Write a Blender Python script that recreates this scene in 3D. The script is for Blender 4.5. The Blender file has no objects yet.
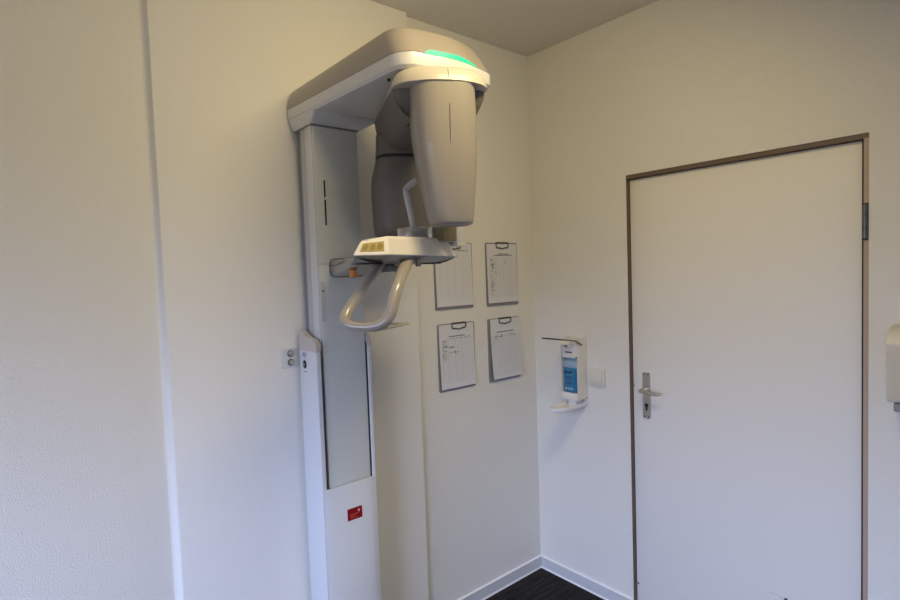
import bpy, bmesh, math, random
from mathutils import Vector, Matrix

random.seed(7)
PI = math.pi
S = bpy.context.scene
COL = S.collection
H = 2.705          # ceiling height

# ------------------------------------------------------------------ materials
def mat(name, col, rough=0.5, metal=0.0, spec=0.5, coat=0.0, bump=None, trans=0.0, emit=None, var=None):
    m = bpy.data.materials.new(name); m.use_nodes = True
    nt = m.node_tree; b = nt.nodes['Principled BSDF']
    c = (col[0], col[1], col[2], 1)
    b.inputs['Base Color'].default_value = c
    b.inputs['Roughness'].default_value = rough
    b.inputs['Metallic'].default_value = metal
    b.inputs['Specular IOR Level'].default_value = spec
    b.inputs['Coat Weight'].default_value = coat
    b.inputs['Coat Roughness'].default_value = 0.08
    b.inputs['Transmission Weight'].default_value = trans
    if emit:
        b.inputs['Emission Color'].default_value = (*emit[0], 1)
        b.inputs['Emission Strength'].default_value = emit[1]
    tc = nt.nodes.new('ShaderNodeTexCoord')
    if var:
        n = nt.nodes.new('ShaderNodeTexNoise'); n.inputs['Scale'].default_value = var[0]
        n.inputs['Detail'].default_value = 4
        nt.links.new(tc.outputs['Object'], n.inputs['Vector'])
        r = nt.nodes.new('ShaderNodeValToRGB')
        r.color_ramp.elements[0].position = 0.3; r.color_ramp.elements[1].position = 0.7
        d = var[1]
        r.color_ramp.elements[0].color = (c[0]*(1-d), c[1]*(1-d), c[2]*(1-d), 1)
        r.color_ramp.elements[1].color = (min(1, c[0]*(1+d)), min(1, c[1]*(1+d)), min(1, c[2]*(1+d)), 1)
        nt.links.new(n.outputs['Fac'], r.inputs['Fac'])
        nt.links.new(r.outputs['Color'], b.inputs['Base Color'])
    if bump:
        n = nt.nodes.new('ShaderNodeTexNoise'); n.inputs['Scale'].default_value = bump[0]
        n.inputs['Detail'].default_value = 3; n.inputs['Roughness'].default_value = 0.55
        nt.links.new(tc.outputs['Object'], n.inputs['Vector'])
        bp = nt.nodes.new('ShaderNodeBump'); bp.inputs['Strength'].default_value = bump[1]
        bp.inputs['Distance'].default_value = bump[2]
        nt.links.new(n.outputs['Fac'], bp.inputs['Height'])
        nt.links.new(bp.outputs['Normal'], b.inputs['Normal'])
    return m

def floor_mat():
    m = bpy.data.materials.new('dark_wood_vinyl'); m.use_nodes = True
    nt = m.node_tree; L = nt.links.new; b = nt.nodes['Principled BSDF']
    tc = nt.nodes.new('ShaderNodeTexCoord')
    mp = nt.nodes.new('ShaderNodeMapping'); mp.inputs['Rotation'].default_value = (0, 0, PI/2)
    L(tc.outputs['Object'], mp.inputs['Vector'])
    br = nt.nodes.new('ShaderNodeTexBrick')
    br.inputs['Scale'].default_value = 1.0
    br.inputs['Brick Width'].default_value = 0.92; br.inputs['Row Height'].default_value = 0.152
    br.inputs['Mortar Size'].default_value = 0.0012
    br.inputs['Color1'].default_value = (0.9, 0.9, 0.9, 1); br.inputs['Color2'].default_value = (0.55, 0.55, 0.55, 1)
    br.inputs['Mortar'].default_value = (0.15, 0.15, 0.15, 1)
    L(mp.outputs['Vector'], br.inputs['Vector'])
    m2 = nt.nodes.new('ShaderNodeMapping'); m2.inputs['Scale'].default_value = (70, 4.5, 1)
    L(tc.outputs['Object'], m2.inputs['Vector'])
    n = nt.nodes.new('ShaderNodeTexNoise'); n.inputs['Scale'].default_value = 1.0; n.inputs['Detail'].default_value = 5
    n.inputs['Distortion'].default_value = 1.2
    L(m2.outputs['Vector'], n.inputs['Vector'])
    r = nt.nodes.new('ShaderNodeValToRGB')
    e = r.color_ramp.elements
    e[0].position = 0.40; e[0].color = (0.004, 0.0035, 0.003, 1)
    e[1].position = 0.66; e[1].color = (0.040, 0.033, 0.027, 1)
    L(n.outputs['Fac'], r.inputs['Fac'])
    mx = nt.nodes.new('ShaderNodeMix'); mx.data_type = 'RGBA'; mx.blend_type = 'MULTIPLY'
    mx.inputs[0].default_value = 0.8
    L(r.outputs['Color'], mx.inputs[6]); L(br.outputs['Color'], mx.inputs[7])
    L(mx.outputs[2], b.inputs['Base Color'])
    b.inputs['Roughness'].default_value = 0.6; b.inputs['Specular IOR Level'].default_value = 0.18
    bp = nt.nodes.new('ShaderNodeBump'); bp.inputs['Strength'].default_value = 0.25; bp.inputs['Distance'].default_value = 0.001
    L(n.outputs['Fac'], bp.inputs['Height']); L(bp.outputs['Normal'], b.inputs['Normal'])
    return m

WALL = mat('painted_woodchip_wall', (0.795, 0.775, 0.705), 0.7, spec=0.25, bump=(200, 0.9, 0.004))
PILA = mat('painted_smooth_wall', (0.795, 0.775, 0.705), 0.7, spec=0.25, bump=(200, 0.5, 0.0025))
CEIL = mat('ceiling_paint', (0.74, 0.715, 0.64), 0.85, spec=0.2, bump=(120, 0.1, 0.001))
FLOOR = floor_mat()
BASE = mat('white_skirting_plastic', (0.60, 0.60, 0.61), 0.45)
BASE_LIT = mat('white_skirting_lit', (0.93, 0.92, 0.90), 0.35)  # lighter copy of the skirting white, caught light put into the colour
DOORM = mat('white_door_laminate', (0.79, 0.765, 0.70), 0.45, spec=0.3, bump=(120, 0.12, 0.001))
FRAME = mat('tan_frame_paint', (0.42, 0.32, 0.24), 0.5)
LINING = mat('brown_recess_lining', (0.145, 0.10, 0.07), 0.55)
DARKGAP = mat('dark_gap', (0.02, 0.014, 0.012), 0.8)
NICKEL = mat('satin_nickel', (0.62, 0.60, 0.55), 0.32, metal=1.0)
STEEL = mat('hinge_steel', (0.17, 0.175, 0.18), 0.38, metal=1.0)
BLACK = mat('black_plastic', (0.012, 0.012, 0.014), 0.4)
WHITEG = mat('white_gloss_plastic', (0.80, 0.80, 0.80), 0.28, coat=0.4)
WHITEM = mat('white_machine_shell', (0.66, 0.67, 0.675), 0.3, coat=0.3)
GREYP = mat('grey_green_panel', (0.63, 0.65, 0.60), 0.25, spec=0.4)
GREYB = mat('grey_underside_plastic', (0.50, 0.51, 0.51), 0.38)
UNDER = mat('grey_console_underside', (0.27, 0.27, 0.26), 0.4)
RAIL = mat('dark_rail', (0.22, 0.235, 0.25), 0.4)
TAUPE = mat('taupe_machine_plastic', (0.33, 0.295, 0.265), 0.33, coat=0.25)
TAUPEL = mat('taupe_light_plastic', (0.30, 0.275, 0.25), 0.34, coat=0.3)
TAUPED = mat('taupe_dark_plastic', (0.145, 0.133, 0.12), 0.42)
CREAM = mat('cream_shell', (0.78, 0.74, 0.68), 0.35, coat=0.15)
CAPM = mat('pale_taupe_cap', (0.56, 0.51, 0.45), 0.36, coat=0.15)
LED = mat('green_status_light', (0.02, 0.25, 0.14), 0.4, emit=((0.015, 0.78, 0.38), 1.0))
HANDM = mat('grey_beige_handle', (0.35, 0.315, 0.275), 0.26, coat=0.5)
YEL = mat('ochre_keypad', (0.40, 0.31, 0.09), 0.45)
YELD = mat('ochre_keys', (0.26, 0.185, 0.03), 0.5)
ORNG = mat('orange_plastic', (0.55, 0.21, 0.04), 0.45)
CLEAR = mat('clear_acrylic', (0.78, 0.80, 0.80), 0.12, trans=0.75, spec=0.5)
FROST = mat('frosted_acrylic', (0.62, 0.64, 0.64), 0.35, trans=0.25)
OLIVE = mat('olive_brown_plastic', (0.17, 0.14, 0.075), 0.4)
RED = mat('red_sticker', (0.25, 0.004, 0.008), 0.45, spec=0.25)
REDT = mat('sticker_print', (0.62, 0.12, 0.05), 0.5)
PINK = mat('sticker_emblem', (0.80, 0.45, 0.42), 0.5)
INKD = mat('dark_blue_print', (0.006, 0.03, 0.09), 0.5)
INKB = mat('blue_print', (0.12, 0.18, 0.42), 0.5)
BOARD = mat('grey_clipboard', (0.22, 0.22, 0.245), 0.45)
PAPER = mat('white_paper', (0.68, 0.68, 0.70), 0.7, spec=0.2)
INK = mat('grey_print', (0.13, 0.13, 0.15), 0.8)
INKL = mat('pale_print', (0.47, 0.47, 0.50), 0.8)
CLIPM = mat('dark_clip_wire', (0.10, 0.10, 0.105), 0.4, metal=0.8)
CLIPL = mat('clip_plate', (0.68, 0.68, 0.67), 0.45, metal=0.0)
DISP = mat('dispenser_plastic', (0.76, 0.735, 0.66), 0.35)
DISPB = mat('beige_dispenser_plastic', (0.60, 0.55, 0.44), 0.35, coat=0.15)
TRAYM = mat('tray_plastic', (0.84, 0.84, 0.83), 0.3)
BLUEL = mat('blue_liquid', (0.012, 0.165, 0.33), 0.18, coat=0.5)
BOTC = mat('pale_blue_bottle', (0.26, 0.40, 0.52), 0.2, coat=0.5)
SWM = mat('switch_plastic', (0.70, 0.675, 0.59), 0.35)
GLASSW = mat('lamp_diffuser', (0.9, 0.88, 0.82), 0.5, emit=((1.0, 0.80, 0.55), 3.0))

# ------------------------------------------------------------------ mesh helpers
def filletpoly(pts, n=7):
    """pts: (x, y, r) -> list of (x, y) with rounded corners"""
    out = []; N = len(pts)
    for i in range(N):
        p = Vector(pts[i][:2]); r = pts[i][2]
        a = Vector(pts[i-1][:2]) - p; b = Vector(pts[(i+1) % N][:2]) - p
        if r <= 1e-6:
            out.append((p.x, p.y)); continue
        la, lb = a.length, b.length; a.normalize(); b.normalize()
        ang = math.acos(max(-1, min(1, a.dot(b))))
        t = min(r / math.tan(ang/2), la*0.48, lb*0.48)
        p0 = p + a*t; p1 = p + b*t
        for k in range(n+1):
            s = k/n
            q = p0*(1-s)**2 + p*2*s*(1-s) + p1*s*s
            out.append((q.x, q.y))
    return out

def offset(poly, d):
    """move each point of an outline inwards by d (number or function of the point)"""
    N = len(poly); area = sum(poly[i-1][0]*poly[i][1]-poly[i][0]*poly[i-1][1] for i in range(N))
    sg = 1 if area > 0 else -1
    out = []
    for i in range(N):
        a = Vector(poly[i-1]); b = Vector(poly[(i+1) % N]); t = (b-a)
        if t.length < 1e-9: out.append(poly[i]); continue
        t.normalize(); n = Vector((-t.y, t.x))*sg
        dd = d(poly[i]) if callable(d) else d
        out.append((poly[i][0]+n.x*dd, poly[i][1]+n.y*dd))
    return out

def ctrl(pts, d):
    """inset a corner list (x, y, r) edge by edge: d = one number or one per edge i -> i+1; radii stay"""
    N = len(pts); dd = d if isinstance(d, (list, tuple)) else [d]*N
    area = sum(pts[i-1][0]*pts[i][1]-pts[i][0]*pts[i-1][1] for i in range(N)); sg = 1 if area > 0 else -1
    out = []
    for i in range(N):
        p = Vector(pts[i][:2]); a = (p-Vector(pts[i-1][:2])).normalized(); b = (Vector(pts[(i+1) % N][:2])-p).normalized()
        na = Vector((-a.y, a.x))*sg; nb_ = Vector((-b.y, b.x))*sg
        d0, d1 = dd[i-1], dd[i]
        den = na.x*nb_.y-na.y*nb_.x
        if abs(den) < 0.05: q = p+(na*d0+nb_*d1)*0.5
        else:
            q = p+Vector(((d0*nb_.y-d1*na.y)/den, (d1*na.x-d0*nb_.x)/den))
        out.append((q.x, q.y, pts[i][2]))
    return out

def superell(cx, cy, ux, uy, a, nx, ny, b, e=2.5, N=48):
    out = []
    for k in range(N):
        t = 2*PI*k/N; c = math.cos(t); s = math.sin(t)
        w = a*math.copysign(abs(c)**(2/e), c); d = b*math.copysign(abs(s)**(2/e), s)
        out.append((cx+ux*w+nx*d, cy+uy*w+ny*d))
    return out

class MB:
    def __init__(s): s.bm = bmesh.new()
    def box(s, x0, x1, y0, y1, z0, z1, bev=0.0, seg=2, M=None):
        r = bmesh.ops.create_cube(s.bm, size=1.0); vs = r['verts']
        for v in vs:
            v.co = Vector(((x0+x1)/2+v.co.x*(x1-x0), (y0+y1)/2+v.co.y*(y1-y0), (z0+z1)/2+v.co.z*(z1-z0)))
        if M is not None:
            for v in vs: v.co = M @ v.co
        if bev > 0:
            es = list({e for v in vs for e in v.link_edges})
            bmesh.ops.bevel(s.bm, geom=es, offset=bev, segments=seg, profile=0.6, affect='EDGES')
        return s
    def rings(s, rings, cap0=True, cap1=True, closed=True):
        vr = [[s.bm.verts.new(Vector(p)) for p in r] for r in rings]
        n = len(vr[0])
        for a, b in zip(vr[:-1], vr[1:]):
            for i in range(n if closed else n-1):
                j = (i+1) % n
                try: s.bm.faces.new((a[i], a[j], b[j], b[i]))
                except ValueError: pass
        if cap0: s.bm.faces.new(list(reversed(vr[0])))
        if cap1: s.bm.faces.new(vr[-1])
        return s
    def loft(s, levels, **k):
        """levels: (outline, z) with z a number or function of the outline point"""
        return s.rings([[(p[0], p[1], z(p) if callable(z) else z) for p in o] for o, z in levels], **k)
    def prism(s, prof, axis, a0, a1, bev=0.0):
        """prof in the two other axes, extruded along axis"""
        def P(p, a):
            return (a, p[0], p[1]) if axis == 0 else (p[0], a, p[1]) if axis == 1 else (p[0], p[1], a)
        nv = len(s.bm.verts)
        s.rings([[P(p, a0) for p in prof], [P(p, a1) for p in prof]])
        return s
    def tube(s, pts, r, N=16, closed=False, flat=None, up=(0, 0, 1), smooth=0):
        pts = [Vector(p) for p in pts]
        rs = [r]*len(pts) if not isinstance(r, (list, tuple)) else list(r)
        if smooth:
            M = len(pts); P2 = []; R2 = []
            rng = range(M) if closed else range(M-1)
            for i in rng:
                g = (lambda k: pts[k % M]) if closed else (lambda k: pts[max(0, min(M-1, k))])
                h = (lambda k: rs[k % M]) if closed else (lambda k: rs[max(0, min(M-1, k))])
                p0, p1, p2, p3 = g(i-1), g(i), g(i+1), g(i+2)
                for q in range(smooth):
                    t = q/smooth
                    P2.append(0.5*((2*p1)+(p2-p0)*t+(2*p0-5*p1+4*p2-p3)*t*t+(3*p1-p0-3*p2+p3)*t**3))
                    R2.append(h(i)*(1-t)+h(i+1)*t)
            if not closed: P2.append(pts[-1]); R2.append(rs[-1])
            pts, rs = P2, R2
        n = len(pts); rings = []; up0 = Vector(up)
        for i in range(n):
            if closed: t = pts[(i+1) % n]-pts[i-1]
            else: t = pts[min(n-1, i+1)]-pts[max(0, i-1)]
            t.normalize()
            x = t.cross(up0)
            if x.length < 1e-3: x = t.cross(Vector((1, 0.3, 0)))
            x.normalize(); y = x.cross(t); y.normalize()
            f = flat if flat else 1.0
            rings.append([pts[i]+x*rs[i]*math.cos(2*PI*k/N)+y*rs[i]*f*math.sin(2*PI*k/N) for k in range(N)])
        if closed: rings.append(rings[0])
        s.rings(rings, cap0=not closed, cap1=not closed)
        if closed: bmesh.ops.remove_doubles(s.bm, verts=s.bm.verts, dist=1e-6)
        return s
    def cyl(s, p0, p1, r, N=20, r1=None, bev=0.0):
        p0 = Vector(p0); p1 = Vector(p1); r1 = r if r1 is None else r1
        if bev:
            d = (p1-p0).normalized()
            return s.tube([p0, p0+d*1e-4, p1-d*bev, p1-d*bev*0.3, p1], [r, r, r1, r1-bev*0.3, r1-bev], N)
        return s.tube([p0, p1], [r, r1], N)
    def lathe(s, c, prof, N=32):
        return s.rings([[(c[0]+r*math.cos(2*PI*k/N), c[1]+r*math.sin(2*PI*k/N), c[2]+z) for k in range(N)] for r, z in prof])
    def build(s, name, m, parent=None, origin=None, ang=38, flat=False):
        if origin is None: origin = parent['_o'] if parent is not None else (0, 0, 0)
        bm = s.bm
        bmesh.ops.recalc_face_normals(bm, faces=bm.faces)
        O = Vector(origin)
        for v in bm.verts: v.co -= O
        me = bpy.data.meshes.new(name); bm.to_mesh(me); bm.free()
        me.materials.append(m)
        if not flat:
            for p in me.polygons: p.use_smooth = True
            me.set_sharp_from_angle(angle=math.radians(ang))
        o = bpy.data.objects.new(name, me); COL.objects.link(o)
        o['_o'] = tuple(origin)
        if parent is not None: o.parent = parent
        else: o.location = O
        return o

def thing(name, label, cat, loc, group=None):
    o = bpy.data.objects.new(name, None); COL.objects.link(o)
    o.empty_display_size = 0.05
    o.location = loc; o['_o'] = tuple(loc); o['label'] = label; o['category'] = cat
    if group: o['group'] = group
    return o
def struct(o, label=None):
    o['kind'] = 'structure'
    if label: o['label'] = label
    return o
def tag(o, label, cat, group=None):
    o['label'] = label; o['category'] = cat
    if group: o['group'] = group
    return o

# ------------------------------------------------------------------ the room
XR, YB = 3.3, -4.0
DX0, DX1, DZ = 0.559, 1.443, 2.010          # door opening
struct(MB().box(-0.1, XR+0.1, YB-0.1, 0.14, -0.1, 0).build('floor', FLOOR, flat=True), 'dark wood-look vinyl plank floor')
struct(MB().box(-0.1, XR+0.1, YB-0.1, 0.14, H, H+0.1).build('ceiling', CEIL, flat=True), 'plain off-white ceiling')
struct(MB().box(-0.1, 0, YB-0.1, 0.14, 0, H).build('wall_left', WALL, flat=True), 'off-white textured wall behind the X-ray machine')
w = MB()
w.box(0, DX0, 0, 0.14, 0, H); w.box(DX1, XR, 0, 0.14, 0, H); w.box(DX0, DX1, 0, 0.14, DZ, H)
struct(w.build('wall_back', WALL, flat=True), 'off-white textured wall with the door')
struct(MB().box(XR, XR+0.1, YB-0.1, 0.14, 0, H).build('wall_right', WALL, flat=True))
WX0, WX1, WZ0, WZ1 = 0.7, 2.8, 0.90, 2.15
w = MB()
w.box(0, WX0, YB-0.1, YB, 0, H); w.box(WX1, XR, YB-0.1, YB, 0, H)
w.box(WX0, WX1, YB-0.1, YB, 0, WZ0); w.box(WX0, WX1, YB-0.1, YB, WZ1, H)
struct(w.build('wall_front', WALL, flat=True))
fr = MB()
for a in (WX0, (WX0+WX1)/2-0.03, WX1-0.06): fr.box(a, a+0.06, YB-0.08, YB-0.02, WZ0, WZ1, 0.004)
for a in (WZ0, WZ1-0.06): fr.box(WX0, WX1, YB-0.079, YB-0.021, a, a+0.06, 0.004)
struct(fr.build('window_1', WHITEG))
# shallow pilaster (boxed-out strip of wall) the machine stands against
struct(MB().prism([(0, -1.797), (0.0015, -1.7915), (0.006, -1.7868), (0.014, -1.7822), (0.0235, -1.7785), (0.0268, -1.7768), (0.028, -1.7745), (0.028, -0.7865), (0.0268, -0.785), (0, -0.785)], 2, 0, H).build('trim_1', PILA), 'shallow boxed-out strip of wall behind the machine')

# skirting: board, top lip and bottom bead, the last two coloured as if lit
def skirting(name, prof_axis, path, lab):
    root = None
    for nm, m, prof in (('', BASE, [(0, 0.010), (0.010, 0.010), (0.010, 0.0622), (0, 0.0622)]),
                        ('skirting_lip', BASE_LIT, [(0, 0.0622), (0.0105, 0.0622), (0.009, 0.0635), (0.005, 0.0648), (0, 0.065)]),
                        ('floor_bead', BASE_LIT, [(0, 0), (0.0125, 0), (0.0125, 0.005), (0.011, 0.009), (0.008, 0.0105), (0, 0.0105)])):
        b = MB()
        for ax, base, a0, a1 in path:
            if ax == 0: b.prism([(base-p[0], p[1]) for p in prof], 0, a0, a1)
            else: b.prism([(base+p[0], p[1]) for p in prof], 1, a0, a1)
        o = b.build(nm or name, m, root)
        if root is None: root = struct(o, lab)
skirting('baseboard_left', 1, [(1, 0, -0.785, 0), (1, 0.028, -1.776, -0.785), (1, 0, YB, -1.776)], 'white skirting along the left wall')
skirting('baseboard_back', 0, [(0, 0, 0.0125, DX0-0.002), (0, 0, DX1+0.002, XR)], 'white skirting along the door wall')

# ------------------------------------------------------------------ the door
LY = 0.026                                   # leaf face, set back from the wall face
d = MB().box(DX0+0.0035, 1.4235, LY, LY+0.04, 0.008, DZ-0.019, 0.002, 2).build('door_1', DOORM)
struct(d, 'plain white flush door closed in the back wall'); D0 = d
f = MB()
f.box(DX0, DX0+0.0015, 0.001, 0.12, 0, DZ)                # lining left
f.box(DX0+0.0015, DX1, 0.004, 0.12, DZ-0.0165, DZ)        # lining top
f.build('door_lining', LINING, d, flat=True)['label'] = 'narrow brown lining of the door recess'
MB().box(1.4285, DX1, 0.0, 0.12, 0, DZ-0.0165, 0.001, 1).build('door_frame', FRAME, d)['label'] = 'tan frame strip on the hinge side'
MB().box(1.4237, 1.4286, 0.003, LY+0.07, 0.0, DZ-0.0167).build('door_gap', DARKGAP, d, flat=True)
# hinge
h = MB().cyl((1.4335, -0.006, 1.669), (1.4335, -0.006, 1.702), 0.0075).cyl((1.4335, -0.006, 1.704), (1.4335, -0.006, 1.744), 0.0075)
h.cyl((1.4335, -0.006, 1.746), (1.4335, -0.006, 1.779), 0.0075)
hg = h.build('hinge', STEEL, d); hg['label'] = 'grey steel door hinge'
MB().box(1.424, 1.442, -0.0015, 0.004, 1.664, 1.784, 0.001, 1).build('hinge_leaf', BLACK, hg)
h = MB().cyl((1.4335, -0.006, 0.25), (1.4335, -0.006, 0.36), 0.0075); h.build('hinge', STEEL, d)
# handle set
hp = filletpoly([(0.6115, 0.921, 0.012), (0.648, 0.921, 0.012), (0.648, 1.130, 0.012), (0.6115, 1.130, 0.012)])
pl = MB().prism(hp, 1, LY-0.007, LY+0.0005).build('door_handle', NICKEL, d); pl['label'] = 'satin metal lever handle on long plate'
lv = MB().cyl((0.630, LY-0.005, 1.052), (0.630, LY-0.050, 1.053), 0.0105)
lv.tube([(0.624, LY-0.052, 1.052), (0.640, LY-0.056, 1.054), (0.665, LY-0.056, 1.052), (0.692, LY-0.054, 1.048), (0.712, LY-0.051, 1.049), (0.718, LY-0.050, 1.050)],
        [0.009, 0.011, 0.0105, 0.0095, 0.0085, 0.005], 14, smooth=5, flat=0.8)
lv.build('lever', NICKEL, pl)
kh = MB().cyl((0.630, LY-0.0072, 0.982), (0.630, LY-0.0085, 0.982), 0.0088).box(0.6255, 0.6345, LY-0.0085, LY-0.0072, 0.958, 0.980, 0.001, 1)
kh.build('keyhole', BLACK, pl)
for sx in (0.620, 0.640):
    for sz in (0.930, 1.122):
        MB().cyl((sx, LY-0.0068, sz), (sx, LY-0.0082, sz), 0.0032, 12).build('screw', BLACK, pl)
for px, pz, sx, sz in ((0.5675, 1.063, 0.0022, 0.007), (0.5690, 0.135, 0.0035, 0.006), (0.5685, 0.030, 0.003, 0.006), (1.1865, 0.331, 0.005, 0.006)):
    MB().cyl((px, LY+0.0005, pz), (px, LY-0.0008, pz), sx*1.3, 10).build('paint_chip', BLACK, d)

MB().tube([(1.128, LY-0.0004, 0.3365), (1.155, LY-0.0005, 0.335), (1.186, LY-0.0005, 0.3335)], 0.0008, 6).build('scratch', INKL, d)

# ------------------------------------------------------------------ clipboards
def strokes(mb, x, y0, y1, z0, z1, n, rnd):
    """illegible small print: short dashes on a sheet facing +x"""
    for k in range(n):
        y = rnd.uniform(y0, y1); z = rnd.uniform(z0, z1); l = rnd.uniform(0.004, 0.014); t = rnd.uniform(0.0008, 0.002)
        mb.box(x, x+0.0003, y, min(y1, y+l), z, z+t)
def clipboard(y0, y1, z0, z1, label, style, px=(0.005, 0.005, 0.014, 0.004), clipc=0.5, curl=0.004, tilt=0.0, seed=1):
    rnd = random.Random(seed)
    root = thing('clipboard', label, 'clipboard', (0.0, (y0+y1)/2, z0), 'clipboards on the wall beside the machine')
    bp = filletpoly([(y0, z0, 0.008), (y1, z0, 0.008), (y1, z1, 0.008), (y0, z1, 0.008)], 4)
    MB().prism(bp, 0, -0.0005, 0.0055).build('board', BOARD, root)
    # sheet, its lower edge standing away from the board
    a0, a1 = y0+px[0], y1-px[1]; b0, b1 = z0+px[2], z1-px[3]
    rows = []
    for k in range(13):
        t = k/12; z = b0+(b1-b0)*t; c = curl*(1-t)**2
        rows.append((z, 0.0062+c))
    mb = MB()
    front = [[(x+0.0006, y, z) for y in (a0, a1)] for z, x in rows]
    back = [[(x, y, z) for y in (a0, a1)] for z, x in rows]
    mb.rings([[front[k][0], front[k][1], back[k][1], back[k][0]] for k in range(13)])
    sh = mb.build('paper_sheet', PAPER, root, ang=60)
    W_, H_ = a1-a0, b1-b0
    def xs(z): return 0.0068+curl*(1-(z-b0)/H_)**2+0.0002
    # ruled table
    g = MB(); top, bot = b0+H_*style['top'], b0+H_*style['bot']; l, r = a0+W_*style['l'], a0+W_*style['r']
    n = style['rows']
    for k in range(n+1):
        z = bot+(top-bot)*k/n
        g.box(xs(z), xs(z)+0.0002, l, r, z, z+0.0007)
    for c in style['cols']:
        for k in range(8):
            za, zb = bot+(top-bot)*k/8, bot+(top-bot)*(k+1)/8
            y = l+(r-l)*c; xm = max(xs(za), xs(zb))
            g.box(xm, xm+0.0002, y, y+0.0007, za, zb)
    g.build('ruled_table', INKL, sh, flat=True)
    t = MB()
    for (u0, u1, v0, v1, cnt) in style['ink']:
        zc = b0+H_*v0
        strokes(t, xs(zc)+0.0002, a0+W_*u0, a0+W_*u1, b0+H_*v0, b0+H_*v1, cnt, rnd)
    for (u0, u1, v, th) in style['bars']:
        zc = b0+H_*v
        t.box(xs(zc), xs(zc)+0.0003, a0+W_*u0, a0+W_*u1, zc, zc+th)
    t.build('printed_text', INK, sh, flat=True)
    # clip: plate with a wire bow
    yc = y0+(y1-y0)*clipc; hw = 0.042
    cl = MB().box(yc-hw, yc+hw, 0, 0.001, z1-0.006, z1+0.003, 0, M=Matrix(((0, 1, 0, 0.0075), (1, 0, 0, 0), (0, 0, 1, 0), (0, 0, 0, 1))))
    clp = cl.build('clip', CLIPM, root)
    MB().tube([(0.010, yc-hw, z1-0.001), (0.0105, yc-hw, z1-0.018), (0.0105, yc-hw+0.006, z1-0.025), (0.0105, yc-0.016, z1-0.025), (0.0105, yc-0.008, z1-0.029),
               (0.0105, yc+0.008, z1-0.029), (0.0105, yc+0.016, z1-0.025), (0.0105, yc+hw-0.006, z1-0.025), (0.0105, yc+hw, z1-0.018), (0.010, yc+hw, z1-0.001)], 0.0026, 8).build('clip_wire', CLIPM, clp)
    MB().box(0.0072, 0.0085, yc-hw+0.003, yc+hw-0.003, z1-0.022, z1-0.006, 0.0004, 1).build('clip_plate', CLIPL, clp)
    return root

stA = dict(top=0.80, bot=0.13, l=0.10, r=0.93, rows=16, cols=(0, 0.25, 0.5, 0.75, 1), ink=[(0.08, 0.42, 0.78, 0.88, 34), (0.42, 0.60, 0.78, 0.88, 10), (0.6, 0.92, 0.855, 0.89, 12)], bars=[(0.45, 0.9, 0.895, 0.0015)])
stB = dict(top=0.76, bot=0.10, l=0.08, r=0.95, rows=24, cols=(0, 0.2, 0.35, 0.5, 0.65, 0.8, 1), ink=[(0.08, 0.20, 0.12, 0.76, 70), (0.2, 0.30, 0.40, 0.72, 14), (0.55, 0.62, 0.68, 0.76, 8), (0.30, 0.80, 0.795, 0.83, 30)], bars=[(0.22, 0.85, 0.80, 0.003), (0.35, 0.72, 0.825, 0.003)])
stC = dict(top=0.76, bot=0.10, l=0.08, r=0.93, rows=22, cols=(0, 0.18, 0.42, 0.66, 1), ink=[(0.06, 0.20, 0.42, 0.76, 46), (0.2, 0.40, 0.62, 0.66, 10), (0.2, 0.55, 0.545, 0.565, 14), (0.1, 0.9, 0.765, 0.785, 16)], bars=[(0.27, 0.74, 0.803, 0.004)])
stD = dict(top=0.70, bot=0.06, l=0.06, r=0.96, rows=26, cols=(0, 0.22, 0.36, 0.5, 0.64, 0.78, 1), ink=[(0.12, 0.9, 0.70, 0.735, 20), (0.1, 0.2, 0.66, 0.75, 4), (0.68, 0.84, 0.69, 0.725, 12), (0.3, 0.4, 0.69, 0.715, 8)], bars=[(0.20, 0.80, 0.772, 0.004)])
clipboard(-0.668, -0.438, 1.436, 1.742, 'grey clipboard with handwritten sheet, upper row, partly behind the machine console', stA, seed=3)
clipboard(-0.346, -0.126, 1.432, 1.744, 'grey clipboard with finely ruled sheet, upper row, nearest the room corner', stB, px=(0.005, 0.005, 0.016, 0.006), seed=5)
clipboard(-0.662, -0.440, 1.060, 1.371, 'grey clipboard in the lower row under the handwritten one, text down its left margin', stC, px=(0.006, 0.006, 0.012, 0.004), curl=0.008, clipc=0.56, seed=8)
clipboard(-0.346, -0.126, 1.058, 1.370, 'grey clipboard in the lower row nearest the corner, sheet bulging off its board', stD, px=(0.014, 0.0, 0.014, 0.003), curl=0.016, clipc=0.52, seed=9)

# ------------------------------------------------------------------ sanitiser dispenser, its bottle, switch, second dispenser
R = thing('sanitizer_dispenser', 'white wall-mounted hand sanitizer dispenser with metal elbow lever beside the light switch', 'dispenser', (0.282, 0.0, 0.93))
body = MB()
prof = [(0.0, 0.978), (-0.078, 0.970), (-0.080, 0.976), (-0.080, 1.218), (-0.076, 1.240), (-0.064, 1.258), (-0.045, 1.268), (-0.02, 1.270), (0.0, 1.270)]
body.prism([(p[0]-0.0005, p[1]) for p in prof], 0, 0.3298, 0.332)           # right cheek
body.prism([(p[0]-0.0005, p[1]) for p in prof], 0, 0.233, 0.2365)           # left cheek
body.box(0.2365, 0.3275, -0.012, -0.0005, 0.978, 1.268)                       # back plate
body.box(0.2365, 0.3275, -0.078, -0.012, 1.180, 1.246, 0.006)                # pump head housing
body.box(0.2365, 0.3275, -0.079, -0.012, 0.972, 1.004, 0.003)                # bottom shelf
bd = body.build('housing', DISP, R)
MB().box(0.240, 0.319, -0.0805, -0.074, 1.174, 1.181, 0.001, 1).build('window_edge', CLIPL, bd)
ps = filletpoly([(-0.030, 1.262, 0.004), (-0.090, 1.262, 0.006), (-0.112, 1.248, 0.006), (-0.108, 1.232, 0.004), (-0.070, 1.226, 0.004), (-0.030, 1.230, 0.004)], 3)
ph = MB().prism(ps, 0, 0.252, 0.312).build('pump_head', DISP, R)
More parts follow.
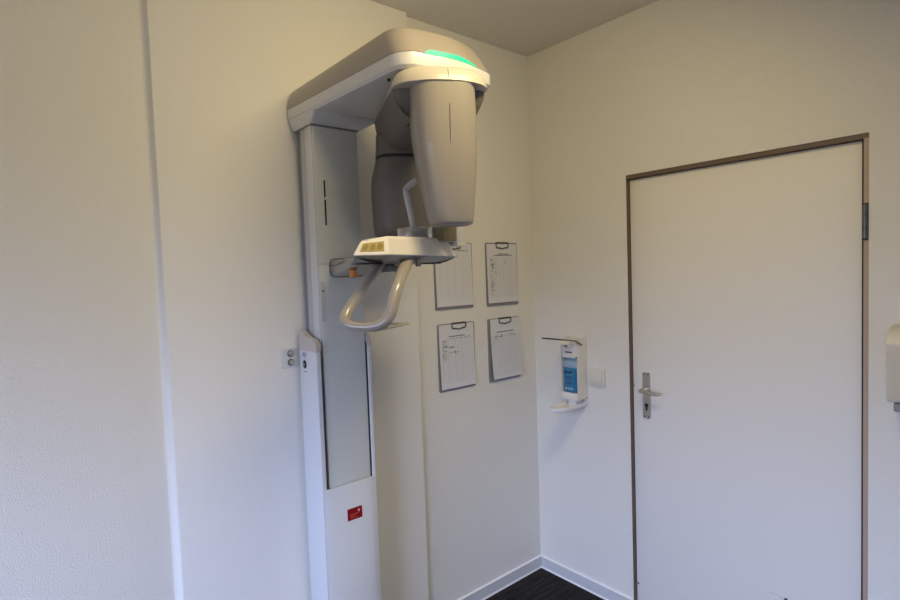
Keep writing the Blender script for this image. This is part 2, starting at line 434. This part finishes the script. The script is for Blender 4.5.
MB().cyl((0.282, -0.100, 1.236), (0.282, -0.126, 1.232), 0.006).build('nozzle', DISP, ph)
MB().box(0.268, 0.296, -0.1125, -0.107, 1.232, 1.240, 0.001, 1).build('nozzle_slot', BLACK, ph)
MB().box(0.262, 0.300, -0.0815, -0.078, 1.199, 1.204).build('lock_slot', CLIPM, ph)
lev = MB()
for sx in (0.2360, 0.3290):
    pass
lev.tube([(0.334, -0.050, 1.238), (0.334, -0.085, 1.256), (0.330, -0.110, 1.264), (0.310, -0.160, 1.272), (0.285, -0.235, 1.284), (0.279, -0.262, 1.288)], [0.008, 0.008, 0.008, 0.009, 0.011, 0.010], 10, smooth=4, flat=0.4)
lev.build('elbow_lever', STEEL, R)['label'] = 'bent steel elbow lever'
tr = MB()
to = filletpoly([(0.238, -0.006, 0.006), (0.330, -0.006, 0.006), (0.330, -0.175, 0.055), (0.284, -0.232, 0.055), (0.238, -0.175, 0.055)], 8)
tr.loft([(offset(to, 0.016), 0.928), (offset(to, 0.004), 0.934), (to, 0.944), (to, 0.951), (offset(to, 0.004), 0.953), (offset(to, 0.008), 0.951), (offset(to, 0.014), 0.942)])
trb = tr.build('drip_tray', TRAYM, R)
MB().box(0.262, 0.308, -0.066, -0.012, 0.940, 0.974, 0.003).build('tray_bracket', CLIPL, trb)
B = thing('disinfectant_bottle', 'blue-filled plastic disinfectant bottle standing inside the white wall dispenser', 'bottle', (0.283, -0.046, 1.005))
bo = superell(0.2838, -0.0468, 1, 0, 0.0445, 0, 1, 0.0312, 5, 40)
MB().loft([(offset(bo, 0.008), 1.0045), (offset(bo, 0.002), 1.008), (bo, 1.016), (bo, 1.126)]).build('liquid_body', BLUEL, B)['label'] = 'lower part full of blue liquid'
MB().loft([(bo, 1.1262), (bo, 1.144), (offset(bo, 0.004), 1.156), (offset(bo, 0.012), 1.163), (offset(bo, 0.017), 1.174)]).build('shoulder', BOTC, B)['label'] = 'pale empty upper part'
lb = MB()
for k, (u0, u1, z) in enumerate(((-0.026, -0.006, 1.098), (0.0, 0.016, 1.099), (-0.022, 0.018, 1.078), (-0.018, 0.006, 1.064), (-0.02, 0.012, 1.048))):
    lb.box(0.2795+u0, 0.2795+u1, -0.0790, -0.0770, z, z+(0.009 if k < 2 else 0.003))
lb.build('label_print', INKD, B, flat=True)
lb = MB()
for u in (-0.024, -0.006, 0.010): lb.box(0.2795+u, 0.2795+u+0.012, -0.0790, -0.0770, 1.018, 1.030, 0.001, 1)
lb.build('label_mark', BOTC, B, flat=True)

Rk = thing('light_switch', 'square white rocker light switch between the sanitizer dispenser and the door', 'light switch', (0.388, 0.0, 1.083))
MB().box(0.346, 0.431, -0.011, -0.0005, 1.040, 1.126, 0.003, 3).build('switch_frame', SWM, Rk)
MB().box(0.3565, 0.4205, -0.0175, -0.011, 1.0525, 1.1135, 0.0018, 2).build('rocker', SWM, Rk)

Q = thing('plastic_dispenser', 'beige plastic dispenser on the wall right of the door, cut by the frame', 'dispenser', (1.62, 0.0, 1.16))
qp = filletpoly([(-0.0005, 1.150, 0.0), (-0.100, 1.160, 0.008), (-0.108, 1.34, 0.02), (-0.078, 1.386, 0.03), (-0.0005, 1.392, 0.0)], 5)
qb = MB(); qb.prism(qp, 0, 1.511, 1.745)
bmesh.ops.bevel(qb.bm, geom=[e for e in qb.bm.edges if abs(e.verts[0].co.x-e.verts[1].co.x) < 1e-5 and max(v.co.y for v in e.verts) < -0.004], offset=0.006, segments=2, affect='EDGES')
qh = qb.build('cover', DISPB, Q)
MB().tube([(1.522, -0.012, 1.372), (1.526, -0.012, 1.386), (1.540, -0.012, 1.397), (1.57, -0.012, 1.401), (1.72, -0.012, 1.401)], 0.004, 8, smooth=3).build('back_rim', BLACK, Q)
MB().box(1.525, 1.735, -0.09, -0.004, 1.128, 1.156, 0.006).build('shaded_outlet', UNDER, Q)  # dark grey paints in the shadow under the dispenser

# ------------------------------------------------------------------ panoramic X-ray machine
X = thing('dental_xray_machine', 'tall white and taupe panoramic dental X-ray machine standing against the left wall', 'x-ray machine', (0.12, -1.229, 0.0))

# fixed lower column: channel with two cheeks and a front panel
sl = MB()
sl.box(0.048, 0.066, -1.346, -1.1285, 0, 1.34)
sl.box(0.052, 0.186, -1.347, -1.330, 0.0, 1.345, 0.003)
sl.box(0.052, 0.186, -1.1405, -1.1275, 0.0, 1.345, 0.003)
col = sl.build('lower_column', WHITEM, X)
cp = [(0.050, 1.345), (0.187, 1.345), (0.190, 1.352), (0.1895, 1.366), (0.185, 1.378), (0.173, 1.387), (0.151, 1.392), (0.126, 1.3935), (0.106, 1.397), (0.096, 1.404), (0.089, 1.412), (0.078, 1.4155), (0.050, 1.416)]
for y0, y1 in ((-1.3485, -1.3285), (-1.1415, -1.1265)):
    c = MB(); c.prism(cp, 1, y0, y1)
    bmesh.ops.bevel(c.bm, geom=[e for e in c.bm.edges if abs(e.verts[0].co.y-e.verts[1].co.y) < 1e-6 and e.calc_length() < 0.1], offset=0.003, segments=2, affect='EDGES')
    c.build('column_cap', CAPM, col)['label'] = 'taupe end cap of the lower column'
# seals beside the sliding column
for y0, y1 in ((-1.3297, -1.3250), (-1.1447, -1.1407)):
    MB().box(0.07, 0.180, y0, y1, 0.80, 1.36).build('gap_seal', BLACK, col, flat=True)
fp = []
for k in range(17):
    t = k/16; y = -1.342+t*(1.342-1.134)
    fp.append((0.186+0.012*math.sin(PI*min(1, max(0, t)))**0.55, y))
fp = [(0.184, -1.342)]+fp+[(0.184, -1.134)]
p = MB().loft([(fp, 0.0), (fp, 0.850), ([(0.184+(q[0]-0.184)*0.75, q[1]) for q in fp], 0.855)])
fpo = p.build('front_cover', WHITEM, col)
st = MB().box(0.1972, 0.1985, -1.261, -1.201, 0.722, 0.765, 0.0)
sto = st.build('sticker', RED, fpo, flat=True); sto['label'] = 'small dark red sticker with faint print'
MB().box(0.1985, 0.1989, -1.251, -1.216, 0.741, 0.7435).box(0.1985, 0.1989, -1.251, -1.226, 0.735, 0.7368).box(0.1985, 0.1989, -1.251, -1.22, 0.729, 0.7304).build('sticker_print', REDT, sto, flat=True)
MB().prism(filletpoly([(-1.219, 0.751, .002), (-1.214, 0.745, .001), (-1.210, 0.752, .002), (-1.214, 0.758, .001)], 2), 0, 0.1985, 0.1989).build('sticker_emblem', PINK, sto, flat=True)
# power button and print on the side cheek
MB().rings([[(0.092+0.0125*math.cos(2*PI*k/20)*s, y, 1.294+0.0155*math.sin(2*PI*k/20)*s) for k in range(20)] for y, s in ((-1.3465, 1), (-1.3490, 1), (-1.3500, 0.85))]).build('power_button', BLACK, col)
MB().box(0.088, 0.096, -1.3506, -1.3499, 1.292, 1.2965).build('button_mark', GREYB, col, flat=True)
MB().tube([(0.092+0.012*math.cos(a), -1.3472, 1.329+0.006*math.sin(a)) for a in [k*PI/6 for k in range(12)]], 0.0018, 6, closed=True).build('blue_symbol', INKB, col)
MB().box(0.0895, 0.0935, -1.3475, -1.3468, 1.3135, 1.318).build('indicator_dot', INKB, col, flat=True)
MB().box(0.083, 0.104, -1.3475, -1.3468, 1.2655, 1.2685).build('button_caption', INKB, col, flat=True)
# wall bracket with two bolts
wb = MB().box(0.0285, 0.034, -1.405, -1.20, 1.279, 1.351, 0.001, 1).box(0.032, 0.052, -1.30, -1.16, 1.285, 1.345).build('wall_bracket', WHITEM, X)
for z in (1.331, 1.299):
    b = MB().cyl((0.034, -1.374, z), (0.036, -1.374, z), 0.0125, 20); bt = b.build('bolt', STEEL, wb)
    MB().cyl((0.036, -1.374, z), (0.043, -1.374, z), 0.0095, 18, bev=0.0025).build('bolt_head', NICKEL, wb)

# sliding upper column
cb = MB().box(0.078, 0.172, -1.3175, -1.1450, 0.60, 2.131, 0.004)
uc = cb.build('sliding_column', GREYB, X)
MB().box(0.040, 0.078, -1.312, -1.15, 0.60, 2.131, 0.002, 1).build('column_rail', RAIL, uc)
MB().box(0.122, 0.166, -1.3205, -1.3165, 1.36, 2.129, 0.002).build('edge_strip', WHITEM, uc)
fpn = MB().box(0.171, 0.1765, -1.3155, -1.1420, 1.6505, 2.128, 0.002, 2).build('upper_panel', GREYP, uc)
MB().box(0.171, 0.1765, -1.3155, -1.1450, 0.60, 1.6492, 0.002, 2).build('lower_panel', GREYP, uc)
MB().box(0.1763, 0.1772, -1.2845, -1.2785, 1.786, 1.943).build('laser_slot', BLACK, fpn, flat=True)
MB().cyl((0.176, -1.2805, 1.879), (0.183, -1.2805, 1.879), 0.0055, 14, bev=0.002).build('slot_slider', CLIPL, fpn)
MB().box(0.1763, 0.1770, -1.315, -1.297, 1.448, 1.589).build('pale_strip', GREYB, uc, flat=True)
MB().cyl((0.1765, -1.305, 1.556), (0.178, -1.305, 1.556), 0.004, 12).build('screw', STEEL, uc)

# overhead arm
armc = [(0.031, -1.341, 0.007), (0.716, -1.318, 0.075), (0.750, -1.130, 0.30), (0.710, -0.962, 0.05), (0.45, -0.985, 0.2), (0.20, -1.066, 0.1), (0.031, -1.068, 0.010)]
def armo(side, front=None, rear=None):
    front = side if front is None else front; rear = side if rear is None else rear
    return filletpoly(ctrl(armc, [side, front, front, side, side, side, rear]), 10)
arm = armo(0)
ab = MB()
ab.loft([(armo(0.05, None, 0.02), 2.169), (armo(0.022, None, 0.016), 2.1665), (armo(0.008), 2.168), (armo(0.001), 2.176), (arm, 2.184), (arm, 2.2085), (armo(0.004), 2.2095)])
ao = ab.build('arm_base', WHITEM, X, ang=30)
cl0 = filletpoly([(0.034, -1.326, 0.012), (0.182, -1.326, 0.014), (0.182, -1.132, 0.014), (0.034, -1.132, 0.012)], 6)
cl1 = filletpoly([(0.033, -1.330, 0.012), (0.192, -1.329, 0.014), (0.192, -1.112, 0.014), (0.033, -1.112, 0.012)], 6)
cl2 = filletpoly([(0.032, -1.338, 0.012), (0.222, -1.334, 0.014), (0.222, -1.078, 0.014), (0.032, -1.078, 0.012)], 6)
MB().loft([(cl0, 2.1335), (cl1, 2.143), (cl2, 2.164), (cl2, 2.172)]).build('column_collar', WHITEM, ao, ang=60)
MB().box(0.040, 0.1785, -1.3225, -1.1355, 2.129, 2.1345).build('collar_gap', RAIL, ao)
def ztop(k, z0):
    def g(p):
        t = max(0, min(1, p[0]/0.36)); t = t*(2-t)
        top = 2.2755+0.0225*t
        u = max(0, (p[1]+1.02)/0.09)*max(0, (p[0]-0.4)/0.3)
        top -= 0.012*u
        return z0+(top-z0)*k
    return g
tb = MB()
lv_ = [(armo(0.004), 2.2095), (armo(0.0005), 2.2105), (armo(0.001, 0.008, 0.001), ztop(0.15, 2.2105)), (armo(0.006, 0.026, 0.002), ztop(0.5, 2.2105)),
       (armo(0.016, 0.046, 0.004), ztop(0.86, 2.2105)), (armo(0.022, 0.052, 0.006), ztop(0.96, 2.2105)), (armo(0.032, 0.060, 0.010), ztop(1.0, 2.2105)),
       (armo(0.07, 0.10, 0.03), ztop(1.03, 2.2105))]
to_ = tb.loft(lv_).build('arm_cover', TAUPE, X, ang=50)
# status light along the front edge of the cover
def onarm(y, d):
    best = None
    for i in range(len(arm)):
        a, b = Vector(arm[i-1]), Vector(arm[i])
        if max(a.x, b.x) < 0.6 or (a.y-y)*(b.y-y) > 0 or abs(a.y-b.y) < 1e-9: continue
        t = (y-a.y)/(b.y-a.y); q = a+(b-a)*t
        if best is None or q.x > best: best = q.x
    return best+d
rg = []
for k in range(25):
    t = k/24; y = -1.250+t*0.192
    hh = 0.0010+0.0125*(min(1, t/0.10, (1-t)/0.40))**0.7
    x0 = onarm(y, 0.0)
    rg.append([(x0-0.006, y, 2.2075), (x0+0.0022, y, 2.2078), (x0+0.0022-0.0022*min(1, hh/0.015), y, 2.2078+hh), (x0-0.008, y, 2.2078+hh)])
MB().rings(rg).build('status_light', LED, to_, ang=20)['label'] = 'glowing green light bar'
for yy, dd in ((-1.2815, 0.0), (-1.2735, 0.0)): pass
MB().cyl((0.613, -1.292, 2.164), (0.613, -1.292, 2.1575), 0.0045, 12).build('screw_hole', BLACK, ao)

# rotating gantry: cap, beam, two heads
n1 = Vector((0.87, -0.49)).normalized(); u1 = Vector((0.49, 0.87)).normalized()
Cf = Vector((0.722, -1.187)); Cr = Vector((0.301, -1.036))
nb = (Cf-Cr).normalized(); ub = Vector((-nb.y, nb.x))
def gantry_outline(front, a):
    out = []
    Cc = Cf-u1*0.008
    for k in range(29):
        t = -PI/2+PI*k/28
        e = 2.2; c = max(0, math.cos(t)); s = math.sin(t)
        q = Cc+n1*(front*c**(2/e))+u1*(a*math.copysign(abs(s)**(2/e), s))
        out.append((q.x, q.y))
    for k in range(1, 6):
        t = k/6; q = (Cc+u1*a)*(1-t)+(Cr+ub*0.094)*t-ub*0.012*math.sin(PI*t); out.append((q.x, q.y))
    for k in range(21):
        t = PI/2+PI*k/20
        q = Cr+nb*(0.095*math.cos(t))+ub*(0.094*math.sin(t)); out.append((q.x, q.y))
    for k in range(1, 6):
        t = k/6; q = (Cr-ub*0.094)*(1-t)+(Cc-u1*a)*t+ub*0.006*math.sin(PI*t); out.append((q.x, q.y))
    return out
out = gantry_outline(0.094, 0.137); out2 = gantry_outline(0.030, 0.135)
def zl(z, k=1.0):
    def g(p):
        t = (Cf-Vector(p)).dot(nb); t = max(0, min(1, (t-0.02)/0.20)); t = t*t*(3-2*t)
        return z+0.030*t*k
    return g
G = bpy.data.objects.new('rotating_gantry', None); COL.objects.link(G); G.parent = X; G['_o'] = X['_o']
cpb = MB().loft([(offset(out, 0.012), zl(2.1185)), (offset(out, 0.004), zl(2.1185)), (out, zl(2.1195)), (offset(out, 0.001), zl(2.130, 0.75)), (offset(out, 0.005), zl(2.143, 0.45)), (offset(out, 0.013), zl(2.155, 0.2)), (offset(out, 0.023), zl(2.162, 0.1)), (offset(out, 0.036), 2.166), (offset(out, 0.05), 2.167)])
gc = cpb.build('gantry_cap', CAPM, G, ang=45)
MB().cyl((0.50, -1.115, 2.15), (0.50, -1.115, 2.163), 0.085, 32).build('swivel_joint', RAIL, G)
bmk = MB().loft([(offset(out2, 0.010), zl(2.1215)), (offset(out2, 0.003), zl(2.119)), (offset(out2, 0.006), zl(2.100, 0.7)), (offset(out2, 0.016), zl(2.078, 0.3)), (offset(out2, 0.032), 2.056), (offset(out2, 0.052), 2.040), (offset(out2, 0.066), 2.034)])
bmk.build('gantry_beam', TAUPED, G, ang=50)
# front head
def fh(z, a, b, sh, e=2.6):
    c = Cf+u1*sh
    return (superell(c.x, c.y, u1.x, u1.y, a, n1.x, n1.y, b, e), z)
fhm = MB().loft([fh(2.124, 0.0915, 0.090, -0.003, 3.2), fh(2.05, 0.0920, 0.088, -0.001, 3.0), fh(1.98, 0.0900, 0.084, 0.001, 2.9), fh(1.90, 0.084, 0.079, 0.005, 2.8), fh(1.82, 0.0745, 0.071, 0.009, 2.7),
                 fh(1.77, 0.067, 0.064, 0.012), fh(1.748, 0.0625, 0.060, 0.014), fh(1.742, 0.060, 0.058, 0.014), fh(1.740, 0.055, 0.053, 0.014), fh(1.744, 0.050, 0.048, 0.014)])
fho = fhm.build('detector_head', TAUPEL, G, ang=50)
sm = MB()
zz = [(2.06, 0.0884), (2.04, 0.0875), (2.0, 0.0853), (1.955, 0.0825)]
sm.tube([(Cf.x+n1.x*(b+0.0002)+u1.x*0.004, Cf.y+n1.y*(b+0.0002)+u1.y*0.004, z) for z, b in zz], [0.0005, 0.0009, 0.0009, 0.0004], 6)
sm.build('cover_seam', BLACK, fho)
sm = MB(); sm.tube([(Cf.x+n1.x*(b+0.0004)+u1.x*0.003, Cf.y+n1.y*(b+0.0004)+u1.y*0.003, z) for z, b in ((2.121, 0.0940), (2.130, 0.0932), (2.143, 0.0890), (2.154, 0.082))], 0.0007, 6)
sm.build('cap_seam', RAIL, gc)
# rear head
def rh(z, a, b, sh=0.0, e=2.8):
    c = Cr+ub*sh
    return (superell(c.x, c.y, u1.x, u1.y, a, n1.x, n1.y, b, e), z)
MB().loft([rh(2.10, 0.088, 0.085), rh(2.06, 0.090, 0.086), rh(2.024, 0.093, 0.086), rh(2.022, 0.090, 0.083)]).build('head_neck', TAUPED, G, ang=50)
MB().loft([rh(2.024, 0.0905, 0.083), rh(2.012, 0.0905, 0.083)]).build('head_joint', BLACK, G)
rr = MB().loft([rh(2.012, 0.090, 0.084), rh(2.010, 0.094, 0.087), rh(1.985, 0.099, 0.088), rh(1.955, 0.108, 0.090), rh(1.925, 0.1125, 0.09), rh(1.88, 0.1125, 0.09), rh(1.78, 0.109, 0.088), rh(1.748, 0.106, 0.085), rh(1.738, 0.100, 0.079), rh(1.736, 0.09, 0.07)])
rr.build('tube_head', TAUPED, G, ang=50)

# patient console and what hangs on it
bot = [(0.672, -1.467), (0.7065, -1.374), (0.651, -1.206), (0.548, -1.004), (0.47, -0.985), (0.40, -1.06), (0.42, -1.27), (0.53, -1.375)]
top = [(0.668, -1.440), (0.6945, -1.370), (0.644, -1.210), (0.558, -1.050), (0.48, -1.035), (0.43, -1.09), (0.44, -1.27), (0.535, -1.352)]
zt = [1.699, 1.7095, 1.713, 1.714, 1.712, 1.711, 1.708, 1.702]
rad_ = [0.003, 0.004, 0.02, 0.004, 0.02, 0.03, 0.03, 0.004]
bo_ = filletpoly([(x, y, r) for (x, y), r in zip(bot, rad_)], 5); tp_ = filletpoly([(x, y, r) for (x, y), r in zip(top, rad_)], 5)
zz = [z for z in zt for k in range(6)]
rings = [[(q[0], q[1], 1.6575) for q in offset(bo_, 0.002)], [(q[0], q[1], 1.660) for q in bo_],
         [(a[0]*0.12+b[0]*0.88, a[1]*0.12+b[1]*0.88, 1.660*0.12+(z-0.002)*0.88) for a, b, z in zip(bo_, tp_, zz)],
         [(q[0], q[1], z) for q, z in zip(offset(tp_, 0.004), zz)], [(q[0], q[1], z+0.001) for q, z in zip(offset(tp_, 0.02), zz)]]
cons = MB().rings(rings).build('patient_console', CREAM, X, ang=18)
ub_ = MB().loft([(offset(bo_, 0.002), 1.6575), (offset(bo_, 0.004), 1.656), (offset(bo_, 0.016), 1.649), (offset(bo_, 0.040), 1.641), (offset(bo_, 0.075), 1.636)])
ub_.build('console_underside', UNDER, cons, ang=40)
# keypad on the end face: local frame on the face between the two left corners
A = Vector((0.672, -1.467, 1.660)); Bv = Vector((0.7065, -1.374, 1.660)); At = Vector((0.668, -1.440, 1.699)); Bt = Vector((0.6945, -1.370, 1.7095))
def face(u, v):
    return (A*(1-u)+Bv*u)*(1-v)+(At*(1-u)+Bt*u)*v
fn = (Bv-A).cross(At-A).normalized()
if fn.x < 0: fn = -fn
def fpatch(mb, u0, u1, v0, v1, d):
    q = [face(u0, v0), face(u1, v0), face(u1, v1), face(u0, v1)]
    mb.rings([[p-fn*0.003 for p in q], [p+fn*d for p in q]])
kp = MB(); fpatch(kp, 0.14, 0.84, 0.18, 0.74, 0.0012); kpo = kp.build('keypad', YEL, cons, flat=True); kpo['label'] = 'ochre keypad strip with three keys'
for uc_ in (0.27, 0.49, 0.71):
    k = MB(); q = face(uc_, 0.46)
    ex = (face(uc_+0.08, 0.46)-q); ez = (face(uc_, 0.66)-q)
    k.rings([[q+ex*math.cos(a)+ez*math.sin(a)+fn*dd for a in [2*PI*j/14 for j in range(14)]] for dd in (0.0, 0.0022)])
    k.build('key', YELD, kpo)
# support arm from the column to the console
def sec(x, y0, y1, z0, z1, r):
    return [(x, a, b) for a, b in filletpoly([(y0, z0, r), (y1, z0, r), (y1, z1, r), (y0, z1, r)], 5)]
sa = MB().rings([sec(0.176, -1.272, -1.130, 1.607, 1.664, 0.020), sec(0.23, -1.285, -1.130, 1.606, 1.664, 0.022), sec(0.31, -1.305, -1.125, 1.612, 1.664, 0.024),
                 sec(0.39, -1.325, -1.12, 1.626, 1.664, 0.018), sec(0.46, -1.335, -1.12, 1.637, 1.664, 0.012), sec(0.50, -1.33, -1.13, 1.642, 1.662, 0.009)])
sao = sa.build('support_arm', TAUPEL, X, ang=50)
MB().tube([(0.177, -1.2725, 1.644), (0.23, -1.2862, 1.644), (0.29, -1.3025, 1.647), (0.36, -1.320, 1.655)], 0.0012, 6, smooth=4).build('arm_seam', BLACK, sao)
MB().tube([(0.1775, y, z) for y, z in filletpoly([(-1.276, 1.603, 0.022), (-1.13, 1.603, 0.022), (-1.13, 1.668, 0.02), (-1.276, 1.668, 0.022)], 5)], 0.0014, 6, closed=True).build('arm_gasket', BLACK, sao)
MB().cyl((0.402, -1.312, 1.626), (0.402, -1.312, 1.600), 0.0135, 20, bev=0.003).build('lock_knob', ORNG, X)['label'] = 'small orange knob under the support arm'
# hand grip loop
hp_ = [(0.565, -1.300, 1.660), (0.582, -1.324, 1.641), (0.614, -1.396, 1.584), (0.621, -1.452, 1.522), (0.629, -1.475, 1.497), (0.645, -1.483, 1.481), (0.672, -1.470, 1.472), (0.705, -1.447, 1.4705),
       (0.730, -1.426, 1.478), (0.742, -1.408, 1.500), (0.738, -1.390, 1.540), (0.716, -1.355, 1.588), (0.642, -1.275, 1.638), (0.625, -1.255, 1.655)]
hr_ = [0.0155, 0.0155, 0.0155, 0.0155, 0.0155, 0.0145, 0.013, 0.013, 0.015, 0.0165, 0.0165, 0.0165, 0.0185, 0.020]
hl = MB().tube(hp_, hr_, 18, smooth=6, up=(0.72, -0.3, 0.6)).build('hand_grip', HANDM, X, ang=80); hl['label'] = 'beige loop handle hanging below the console'
lp = filletpoly([(0.715, -1.437, 0.02), (0.634, -1.272, 0.008), (0.556, -1.318, 0.03), (0.635, -1.470, 0.02)], 5)
MB().tube([(q[0], q[1], 1.461) for q in lp], 0.0085, 10, closed=True, flat=0.45).build('lower_frame', HANDM, hl)['label'] = 'flat metal frame under the handle'
# adjusting knob and peg below the console
kn = [(0.030*(1 if j % 2 else 0.955), 0) for j in range(48)]
cxk, cyk = 0.575, -1.29
MB().loft([([(cxk+r*math.cos(2*PI*j/48), cyk+r*math.sin(2*PI*j/48)) for j, (r, _) in enumerate(kn)], 1.614), ([(cxk+r*math.cos(2*PI*j/48), cyk+r*math.sin(2*PI*j/48)) for j, (r, _) in enumerate(kn)], 1.632)]).build('height_knob', TAUPED, cons, ang=20)
MB().cyl((cxk, cyk, 1.63), (cxk, cyk, 1.642), 0.016).build('knob_stem', BLACK, cons)
MB().cyl((0.646, -1.236, 1.648), (0.646, -1.236, 1.626), 0.0085, 14, bev=0.002).build('peg', TAUPED, cons)
# head supports standing on the console
hs = MB().box(0.485, 0.565, -1.195, -1.10, 1.708, 1.752, 0.004).build('head_rest_block', CLEAR, cons); hs['label'] = 'clear acrylic block on the console'
MB().tube([(0.524, -1.156, 1.735), (0.512, -1.160, 1.800), (0.500, -1.1665, 1.868), (0.502, -1.162, 1.880), (0.515, -1.147, 1.896), (0.522, -1.139, 1.902)], [0.010, 0.0095, 0.0095, 0.010, 0.0105, 0.0105], 10, smooth=3).build('temple_rod', FROST, hs)
MB().box(0.553, 0.618, -1.112, -1.048, 1.705, 1.75, 0.003).build('rest_holder', OLIVE, cons)
MB().box(0.600, 0.622, -1.062, -1.032, 1.695, 1.80, 0.004).box(0.590, 0.628, -1.068, -1.026, 1.688, 1.697, 0.002).build('temple_post', FROST, cons)

# ------------------------------------------------------------------ ceiling lamp (behind the viewer) and light
LX, LYY = 1.38, -1.20
LD = Vector((-0.65, 0, -0.95)).normalized()                 # where the tilted lamp head faces
LC = Vector((LX, LYY, H-0.17))
Lm = thing('ceiling_lamp', 'white ceiling lamp with a tilted panel in front of the X-ray machine', 'lamp', (LX, LYY, H))
MB().cyl((LX, LYY, H-0.0005), (LX, LYY, H-0.02), 0.06, 24).build('lamp_base', WHITEG, Lm)
MB().cyl((LX, LYY, H-0.018), (LX, LYY, H-0.14), 0.012, 12).build('lamp_stem', WHITEG, Lm)
ax_ = Vector((0, 1, 0)); bx_ = LD.cross(ax_)
LM = Matrix(((bx_.x, ax_.x, LD.x, LC.x), (bx_.y, ax_.y, LD.y, LC.y), (bx_.z, ax_.z, LD.z, LC.z), (0, 0, 0, 1)))
MB().box(-0.125, 0.125, -0.30, 0.30, -0.035, -0.004, 0.004, M=LM).build('lamp_head', WHITEG, Lm)

def area(name, loc, target, size, energy, col, spread=PI, size_y=None, shape='RECTANGLE'):
    l = bpy.data.lights.new(name, 'AREA'); l.energy = energy; l.color = col; l.shape = shape
    l.size = size
    if size_y: l.size_y = size_y
    l.spread = spread
    o = bpy.data.objects.new(name, l); COL.objects.link(o)
    o.location = loc
    dv = Vector(target)-Vector(loc); o.rotation_euler = dv.to_track_quat('-Z', 'Y').to_euler()
    return o
WARM = (1.0, 0.80, 0.42)
area('lamp_light', LC+LD*0.004, LC+LD, 0.56, 14.5, WARM, size_y=0.22)
# daylight: the sky seen through the window; the area lamp only marks the opening for sampling
po = area('window_opening', ((WX0+WX1)/2, YB-0.05, (WZ0+WZ1)/2), ((WX0+WX1)/2, 0, (WZ0+WZ1)/2), WX1-WX0, 1, (1, 1, 1), size_y=WZ1-WZ0)
po.data.cycles.is_portal = True
wd = bpy.data.worlds.new('World'); S.world = wd; wd.use_nodes = True
nt = wd.node_tree; bg = nt.nodes['Background']
tc = nt.nodes.new('ShaderNodeTexCoord'); sx = nt.nodes.new('ShaderNodeSeparateXYZ'); rp = nt.nodes.new('ShaderNodeValToRGB')
nt.links.new(tc.outputs['Generated'], sx.inputs[0]); 
mr = nt.nodes.new('ShaderNodeMapRange'); mr.inputs[1].default_value = -1; mr.inputs[2].default_value = 1
nt.links.new(sx.outputs['Z'], mr.inputs[0]); nt.links.new(mr.outputs[0], rp.inputs['Fac'])
e = rp.color_ramp.elements
e[0].position = 0.49; e[0].color = (0.055, 0.045, 0.03, 1)       # ground outside
e[1].position = 0.64; e[1].color = (0.49, 0.60, 1.0, 1)        # open sky
nt.links.new(rp.outputs['Color'], bg.inputs['Color'])
bg.inputs['Strength'].default_value = 27.0

# ------------------------------------------------------------------ camera
cam = bpy.data.cameras.new('camera'); co = bpy.data.objects.new('camera', cam); COL.objects.link(co)
cam.sensor_width = 36; cam.lens = 548.768*36/900; cam.clip_start = 0.05
F = Vector((-0.76535659, 0.64166669, -0.04993146)); Rv = Vector((0.64341575, 0.76471231, -0.03508922)); Uv = Vector((-0.01566761, 0.05898245, 0.99813606))
M = Matrix((( Rv.x, Uv.x, -F.x, 1.93621722), (Rv.y, Uv.y, -F.y, -2.2016011), (Rv.z, Uv.z, -F.z, 1.60527578), (0, 0, 0, 1)))
co.matrix_world = M
S.camera = co

for o in bpy.data.objects:
    if '_o' in o: del o['_o']
vs = S.view_settings
S.display_settings.display_device = 'sRGB'
vs.view_transform = 'Standard'; vs.look = 'None'; vs.exposure = -0.22; vs.gamma = 1.0; vs.use_curve_mapping = False
